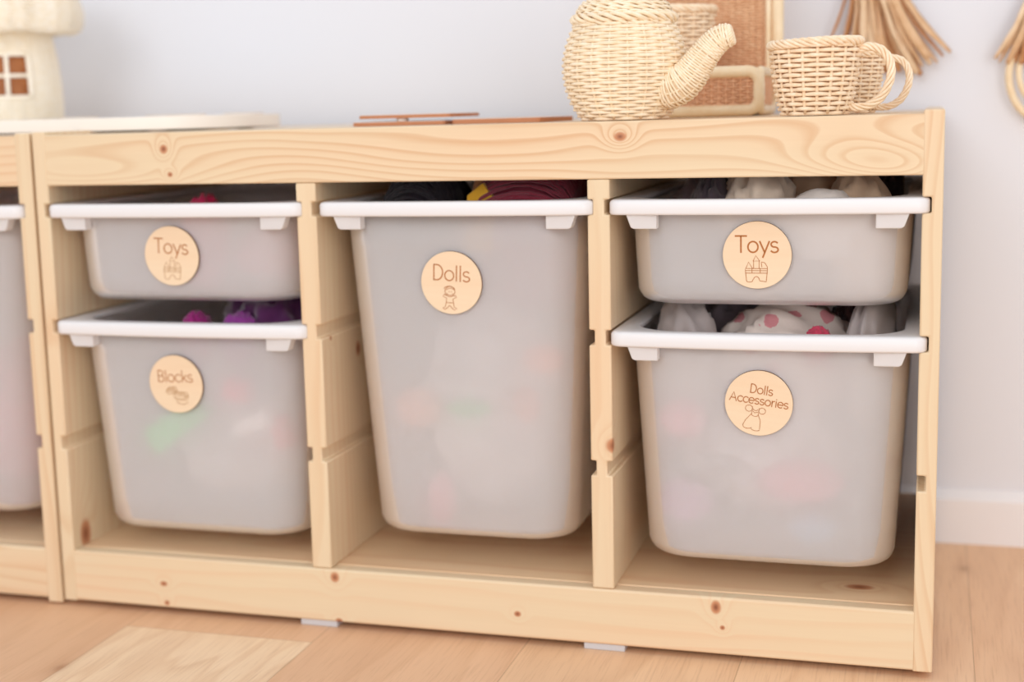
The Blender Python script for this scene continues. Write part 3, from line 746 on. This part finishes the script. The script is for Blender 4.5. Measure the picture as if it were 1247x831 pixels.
# cups
def make_cup(cx, cy, label, ha=0.):
    root = thing('wicker_teacup', (cx, cy, TOP), label, 'teacup', 'wicker teacups')
    H = .0665
    tb = [(0,.0290),(.006,.0315),(.02,.0345),(.04,.0375),(.07,.0405)]
    nr = 15; rws = [(interp(tb, H*k/(nr-1)), TOP+.0024+(H-.005)*k/(nr-1)) for k in range(nr)]
    m = MB(); woven(m, rws, 18, .0018, .0021, cx, cy, phase=.4); stakes(m, rws, 18, .0016, cx, cy, .4, -.0004)
    m.build('body', M['cup_wicker'], root, auto=False)
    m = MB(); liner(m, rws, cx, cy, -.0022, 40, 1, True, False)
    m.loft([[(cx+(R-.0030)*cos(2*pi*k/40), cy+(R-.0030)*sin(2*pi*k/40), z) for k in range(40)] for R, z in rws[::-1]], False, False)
    m.build('lining', M['wicker_shade'], root, auto=False)
    m = MB(); rope(m, ring(cx, cy, TOP+H+.0003, .0402, 200, 1, .03), .0030, .0019, 5, 7, True)
    m.build('rim', M['cup_wicker'], root, auto=False)
    m = MB()
    P = [(.036,0,.055),(.042,0,.0600),(.051,0,.0620),(.0625,0,.0570),(.0690,0,.045),(.0685,0,.031),(.0615,0,.0165),(.050,0,.0085),(.038,0,.0070),(.0295,0,.0085)]
    ca, sa = cos(ha), sin(ha)
    P = [(cx+p[0]*ca, cy+p[0]*sa, TOP+p[2]) for p in P]
    pth = catmull(P, 14); rope(m, pth, .0027, .0016, 5, 3.2); m.tube(pth, .0022, 8)
    m.build('handle', M['cup_wicker'], root, auto=False)
    return root
cup = make_cup(.8225, .052, 'woven wicker teacup at the front right of the frame top', -.12)
cup2 = dup(cup, (.846, .150, TOP), 'blurred wicker teacup standing right behind the front teacup', None)
cup2.scale = (.87, .87, .87)
cup3 = dup(cup, (0,0,0), 'pale wicker cup standing on the cane doll chair behind the teapot', None)

# doll chair of cane behind
CX0, CX1, CY0, CY1 = .590, .7525, .215, .345
ch = thing('doll_chair', ((CX0+CX1)/2, (CY0+CY1)/2, TOP), 'small cane doll chair with woven back and seat behind the teapot', 'doll chair')
sr = .0062; sh_ = .047
def cane_loop(pts, r, closed=True): m = MB(); m.tube(pts, r, 12, closed=closed); return m
def rloop(x0, x1, z0, z1, y, rr, n=7):
    out = []
    for ax, az, a0 in ((x1-rr, z0+rr, -pi/2), (x1-rr, z1-rr, 0), (x0+rr, z1-rr, pi/2), (x0+rr, z0+rr, pi)):
        for k in range(n):
            a = a0+(pi/2)*k/(n-1); out.append((ax+rr*cos(a), y, az+rr*sin(a)))
    return out
cane_loop(rloop(CX0, CX1, TOP+sr, TOP+sh_, CY0, .012), sr).build('front_frame', M['cane'], ch, auto=False)
for xx in (CX0, CX1):
    cane_loop([(xx, y, z) for x, y, z in [(0, p[0], p[2]) for p in rloop(CY0, CY1, TOP+sr, TOP+sh_, 0, .012)]], sr*.9).build('side_frame', M['cane'], ch, auto=False)
bz = TOP + .205
cane_loop(rloop(CX0-.002, CX1+.006, TOP+sr, bz, CY1, .03), sr*1.1).build('back_frame', M['cane'], ch, auto=False)
cane_loop(rloop(CX0+.007, CX1-.004, TOP+.02, bz-.010, CY1-.004, .026), sr*.5).build('back_frame', M['cane'], ch, auto=False)
def weave_panel(u0, u1, v0, v1, f, su=.0075, sv=.0030, amp=.0011, r=.0013):
    """flat basket weave; f(u,v,out)->point"""
    m = MB(); nu = int((u1-u0)/su); nv = int((v1-v0)/sv)
    for j in range(nv+1):
        v = v0+(v1-v0)*j/nv
        m.tube([f(u0+(u1-u0)*k/(nu*4), v, amp*cos(pi*(k/4)+pi*j)) for k in range(nu*4+1)], r, 5)
    for i in range(nu+1):
        u = u0+(u1-u0)*i/nu
        m.tube([f(u, v0+(v1-v0)*k/6, 0) for k in range(7)], r*.9, 5)
    m.add([f(u0,v0,-.0016), f(u1,v0,-.0016), f(u1,v1,-.0016), f(u0,v1,-.0016), f(u0,v0,-.0024), f(u1,v0,-.0024), f(u1,v1,-.0024), f(u0,v1,-.0024)], [(0,1,2,3),(7,6,5,4),(0,4,5,1),(1,5,6,2),(2,6,7,3),(3,7,4,0)])
    return m
weave_panel(CX0+.004, CX1-.004, TOP+.010, TOP+sh_-.004, lambda u, v, o: (u, CY0+.001-o, v)).build('front_panel', M['peach_wicker'], ch, auto=False)
weave_panel(CX0+.002, CX1+.001, TOP+.012, bz-.012, lambda u, v, o: (u, CY1-.002-o, v)).build('back_panel', M['tan_wicker'], ch, auto=False)
for xx in (CX0, CX1):
    weave_panel(CY0+.004, CY1-.004, TOP+.010, TOP+sh_-.004, lambda u, v, o: (xx+o, u, v)).build('side_panel', M['peach_wicker'], ch, auto=False)
weave_panel(CX0+.002, CX1-.002, CY0+.002, CY1-.004, lambda u, v, o: (u, v, TOP+sh_+.001+o)).build('seat', M['peach_wicker'], ch, auto=False)
cup3.rotation_euler.z = 2.6
cup3.location = (.657, .268, TOP+sh_+.0037)

# thin wooden boards
M['board'] = pine('thin_board', 'x', 14, base=(226,182,144), late=(204,146,104), freq=60)
M['board_edge'] = plain('laser_cut_edge', srgb(198,134,96), .7, .1)
def board(x0, x1, y0, y1, z, t, label, rot=0, tilt=0, nm='puzzle_board', m1=None, notch=False):
    root = thing(nm, ((x0+x1)/2, (y0+y1)/2, z), label, 'board', None)
    hx, hy = (x1-x0)/2, (y1-y0)/2
    m = MB(); m.loft([rrect(-hx, hx, -hy, hy, .006, zz, 5) for zz in (0, t-.0004)], True, True)
    o = m.build('edge', M['board_edge'], None); o.parent = root; tag(o, 'dark burnt edge')
    m = MB(); m.loft([rrect(-hx+.0006, hx-.0006, -hy+.0006, hy-.0006, .006, zz, 5) for zz in (t-.0005, t)], True, True)
    o = m.build('face', m1 or M['board'], None); o.parent = root
    root.rotation_euler = (0, tilt, rot)
    return root
board(.338, .440, .085, .185, TOP+.0002, .0040, 'lower thin brown board of the small stack on the frame top', .06)
board(.345, .448, .090, .200, TOP+.0078, .0036, 'upper thin brown board of the small stack on the frame top', .0)
m = MB(); m.loft([[(.392+r*cos(2*pi*k/24), .10+r*sin(2*pi*k/24), TOP+z) for k in range(24)] for r, z in ((.006,.0043),(.0065,.0047),(.0065,.0073),(.006,.0077))], True, True)
tag(m.build('white_button', M['tray']), 'small white round spacer between the two stacked thin boards', 'button')
board(.453, .551, .085, .205, TOP+.0002, .0048, 'single thin brown board right of the small stack on the frame top', -.06)

# white tray with thin cut-outs and woven house
TRX = .163
TR = thing('white_board_tray', (-.06, .24, TOP), 'long white board lying across the tops of both frames', 'tray')
m = MB(); m.loft([rrect(-.42, TRX, .092, .375, .11, z, 16) for z in (TOP+.0022, TOP+.0030, TOP+.0160, TOP+.0168)], True, True)
m.build('tray_board', M['tray'], TR, bevel=.0006)
for (fx, fy) in ((-.33, .13), (.09, .115), (.09, .34), (-.33, .34)):
    m = MB(); m.loft([[(fx+r*cos(2*pi*k/20), fy+r*sin(2*pi*k/20), TOP+z) for k in range(20)] for r, z in ((.009, 0), (.010, .0005), (.010, .0024))], True, True)
    m.build('foot', M['pad'], TR)
M['cut'] = pine('pale_cutout', 'x', 17, base=(226,216,202), late=(206,190,172), contrast=.5)
tz = TOP+.0169
for k, (x, y, w, d) in enumerate(((-.075,.22,.045,.04), (.000,.30,.05,.04), (.085,.20,.048,.04), (.110,.30,.05,.04))):
    m = MB(); pts = []
    n = 40
    lo = []
    for zz in (0, .0018):
        lo.append([(x + w*.5*cos(2*pi*j/n)*(1+.12*cos(3*2*pi*j/n+k)), y + d*.5*sin(2*pi*j/n)*(1+.1*sin(2*2*pi*j/n+k)), tz+zz) for j in range(n)])
    m.loft(lo, True, True)
    tag(m.build('wooden_cutout', M['cut'], bevel=.0003), ['thin pale cut-out under the right side of the woven house', 'thin pale cut-out just right of the woven house', 'thin pale cut-out in the middle of the white board', 'thin pale cut-out nearest the right end of the white board'][k], 'wooden cut-out', 'thin cut-outs on the white board')

# woven mushroom house
hx, hy, hz = -.2230, .292, tz+.0002
hs = thing('wicker_mushroom_house', (hx, hy, hz), 'cream woven mushroom house with four-pane window at far left', 'toy house')
htbl = [(0,.0660),(.02,.0668),(.045,.0662),(.07,.0640),(.09,.0605),(.115,.0560)]
wa0, wa1 = math.radians(270+2-21), math.radians(270+2+21)
WZ0, WZ1 = hz+.029, hz+.083
WT = math.radians(304)   # the window faces the camera
def hskip(th, z):
    d = (th-WT+pi) % (2*pi) - pi
    return abs(d) < math.radians(24) and WZ0 < z < WZ1
hrows = [(interp(htbl, .0024*k), hz+.0015+.0024*k) for k in range(49)]
m = MB(); woven(m, hrows, 26, .0010, .0014, hx, hy, skip=hskip); stakes(m, hrows, 26, .0012, hx, hy, skip=hskip); m.build('wall', M['house_wicker'], hs, auto=False)
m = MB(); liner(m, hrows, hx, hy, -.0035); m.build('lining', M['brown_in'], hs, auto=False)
def wpt(a, z, o=.0015):
    R = interp(htbl, z-hz)+o; return (hx+R*cos(WT+a), hy+R*sin(WT+a), z)
m = MB(); A = math.radians(24)
N_ = 10
m.tube([wpt(-A+2*A*k/N_, WZ0) for k in range(N_+1)], .0028, 8); m.tube([wpt(-A+2*A*k/N_, WZ1) for k in range(N_+1)], .0028, 8)
m.tube([wpt(-A+2*A*k/N_, (WZ0+WZ1)/2) for k in range(N_+1)], .0024, 8)
for a in (-A, 0, A): m.tube([wpt(a, WZ0+(WZ1-WZ0)*k/6) for k in range(7)], .0028, 8)
m.build('window_frame', M['house_wicker'], hs, auto=False)
rt = [(.117,.0560),(.1120,.070),(.1110,.086),(.1150,.095),(.125,.1000),(.139,.1010),(.155,.097),(.170,.090),(.183,.074),(.193,.054),(.200,.031),(.203,.010)]
rr = []
for i in range(len(rt)-1):
    for k in range(7):
        u = k/7; rr.append((rt[i][1]+(rt[i+1][1]-rt[i][1])*u, hz+rt[i][0]+(rt[i+1][0]-rt[i][0])*u))
m = MB()
for i, (R, z) in enumerate(rr):
    m.tube([(hx+(R+.0010*cos(14*th+pi*i)+.0022*cos(7*th))*cos(th), hy+(R+.0010*cos(14*th+pi*i)+.0022*cos(7*th))*sin(th), z+.0012*sin(7*th)) for th in [2*pi*k/168 for k in range(168)]], .0014, 5, closed=True)
liner(m, rr, hx, hy, -.0008, 60, 1, False, True)
m.build('roof', M['house_wicker'], hs, auto=False)

# ------------------------------------------------------------------ raffia hangings on the wall
def strip(path, w, yaw, mat, parent, th=.0009):
    """flat raffia ribbon with thickness following a path; width turned by yaw"""
    m = MB(); P = [Vector(p) for p in path]; n = len(P); lo = []
    for i in range(n):
        t_ = (P[min(i+1, n-1)]-P[max(i-1, 0)]).normalized(); s = Vector((cos(yaw+i*.05), sin(yaw+i*.05), 0)); s = (s-t_*s.dot(t_)).normalized(); d = t_.cross(s)
        ww = w*(1 if i < n-2 else (.85 if i == n-2 else .55))/2*(1+.15*sin(i*1.3))
        lo.append([tuple(P[i]+s*ww+d*th/2), tuple(P[i]+d*th/2+d*.0005), tuple(P[i]-s*ww+d*th/2), tuple(P[i]-s*ww-d*th/2), tuple(P[i]+s*ww-d*th/2)])
    m.loft(lo, True, True); return m.build('raffia_strip', mat, parent, auto=False)
yw = DW-.012
def hanging(name, cx, ztop, ends, label, seed, rings=None):
    root = thing(name, (cx, yw, ztop), label, 'wall hanging', 'raffia wall hangings')
    rd = random.Random(seed)
    for i, (ex, ez, w, mt, dy) in enumerate(ends):
        ex = ex + .0066 + (ex-.80)*.037; ez += .0125
        t0 = (cx + (ex-cx)*.14 + rd.uniform(-.002, .002), yw-.006-dy, ztop-.012)
        m1 = (cx + (ex-cx)*.34, yw-.008-dy, ztop+(ez-ztop)*.35)
        m2 = (cx + (ex-cx)*.66, yw-.008-dy-.004, ztop+(ez-ztop)*.72)
        e = (ex, yw-.004-dy, ez)
        strip(catmull([t0, m1, m2, e], 5), w, rd.uniform(-.5, .5), mt, root)
    m = MB()
    for k in range(5):
        m.tube(ring(cx, yw-.010, ztop-.010-.003*k, .0125, 28, .7), .0017, 6, closed=True)
    m.build('binding', M['raffia'], root, auto=False)
    m = MB(); m.tube([(cx, yw-.010, ztop-.01), (cx, yw-.010, ztop+.06)], .0022, 8)
    m.tube([(cx+.012*cos(2*pi*k/24), yw-.008, ztop+.072+.012*sin(2*pi*k/24)) for k in range(24)], .0016, 6, closed=True)
    m.build('hanging_loop', M['raffia'], root, auto=False)
    if rings:
        for (rx, rz, R, r) in rings:
            m = MB(); m.tube([(rx+R*cos(2*pi*k/64), yw-.003-r, rz+R*1.12*sin(2*pi*k/64)) for k in range(64)], r, 12, closed=True)
            m.build('cane_ring', M['cane'], root, auto=False)
    return root
RA, RD, RP = M['raffia'], M['raffia_dark'], M['raffia_pale']
E1 = [(.7985,.590,.004,RD,0),(.8165,.583,.010,RD,0),(.828,.578,.010,RA,.003),(.838,.574,.011,RD,0),(.848,.570,.010,RA,.004),(.856,.565,.011,RP,.008),(.866,.560,.010,RD,.002),
      (.872,.557,.010,RA,.006),(.880,.561,.009,RD,0),(.887,.564,.010,RA,.004),(.893,.560,.009,RD,.002),(.899,.558,.011,RP,.008),(.9035,.556,.009,RD,.004),(.905,.5665,.010,RA,.010),
      (.914,.5685,.009,RP,.006),(.921,.570,.009,RA,.003),(.927,.5775,.009,RD,0),(.935,.5815,.010,RA,.002),(.888,.575,.010,RP,.012),(.860,.58,.010,RA,.012),(.842,.582,.010,RP,.010),(.912,.5745,.010,RA,.013)]
hanging('raffia_hanging', .848, .726, E1, 'raffia tassel spreading down the wall above the teacups', 5)
E2 = [(.982,.5720,.008,RP,.006),(.9865,.568,.007,RA,.004),(.990,.578,.010,RD,0),(.995,.566,.008,RA,.008),(1.003,.567,.012,RD,.002),(1.010,.565,.012,RD,.006),(1.018,.566,.012,RA,.004),
      (1.026,.565,.012,RD,.002),(1.034,.566,.012,RA,.006),(1.042,.568,.012,RD,.002),(1.050,.571,.010,RP,.006),(1.058,.575,.010,RD,.004)]
hanging('raffia_hanging', 1.047, .681, E2, 'raffia tassel with nested cane rings at the right edge of the photo', 9, [(1.062, .5655, .051, .0042), (1.062, .5695, .040, .0034)])

# ------------------------------------------------------------------ light
w = bpy.data.worlds.new('World'); sc.world = w; w.use_nodes = True; nt = w.node_tree
bg = nt.nodes['Background']; bg.inputs[0].default_value = (.975, .975, 1.0, 1); bg.inputs[1].default_value = .94
def area(name, loc, target, sx, sy, power, col):
    l = bpy.data.lights.new(name, 'AREA'); l.shape = 'RECTANGLE'; l.size = sx; l.size_y = sy; l.energy = power; l.color = col
    o = bpy.data.objects.new(name, l); COL.objects.link(o); o.location = loc
    o.rotation_euler = (Vector(target)-Vector(loc)).to_track_quat('-Z', 'Y').to_euler(); return o
area('window_daylight', (.05, -3.7, 2.0), (.4, .2, .35), 1.8, 1.6, 36, (.95, .98, 1.0))
area('fill_light_low', (2.3, -3.0, .9), (.5, .2, .3), 1.2, 1.5, 24, (1.0, .985, .96))  # added low fill from the front right, lifts bins and bay interiors

# ------------------------------------------------------------------ camera
cam = bpy.data.cameras.new('camera'); co = bpy.data.objects.new('camera', cam); COL.objects.link(co)
cx_, cy_, cz_, pit, yaw, rol, fpx, ppx, ppy = 0.93089, -1.37939, 0.53955, -0.15637, 0.30933, -0.02728, 1783.88158, -53.59777, 2.82869
F = Vector((-sin(yaw)*cos(pit), cos(yaw)*cos(pit), sin(pit))); Rt = Vector((cos(yaw), sin(yaw), 0)); U = Rt.cross(F)
R2 = Rt*cos(rol)+U*sin(rol); U2 = U*cos(rol)-Rt*sin(rol)
mx = Matrix((R2, U2, -F)).transposed().to_4x4(); mx.translation = (cx_, cy_, cz_)
co.matrix_world = mx
cam.sensor_width = 36; cam.sensor_fit = 'HORIZONTAL'; cam.lens = fpx/1247*36
cam.shift_x = -ppx/1247; cam.shift_y = ppy/1247
cam.clip_start = .05
cam.dof.use_dof = True
cam.dof.focus_distance = (Vector((.80, -.0, .35))-Vector((cx_, cy_, cz_))).dot(F); cam.dof.aperture_fstop = 2.4
sc.camera = co
sc.view_settings.view_transform = 'Standard'; sc.view_settings.look = 'None'; sc.view_settings.exposure = .01; sc.view_settings.gamma = 1
sc.view_settings.use_curve_mapping = False
sc.cycles.max_bounces = 16; sc.cycles.diffuse_bounces = 12; sc.cycles.glossy_bounces = 6; sc.cycles.transmission_bounces = 10; sc.cycles.transparent_max_bounces = 8; sc.cycles.use_denoising = True
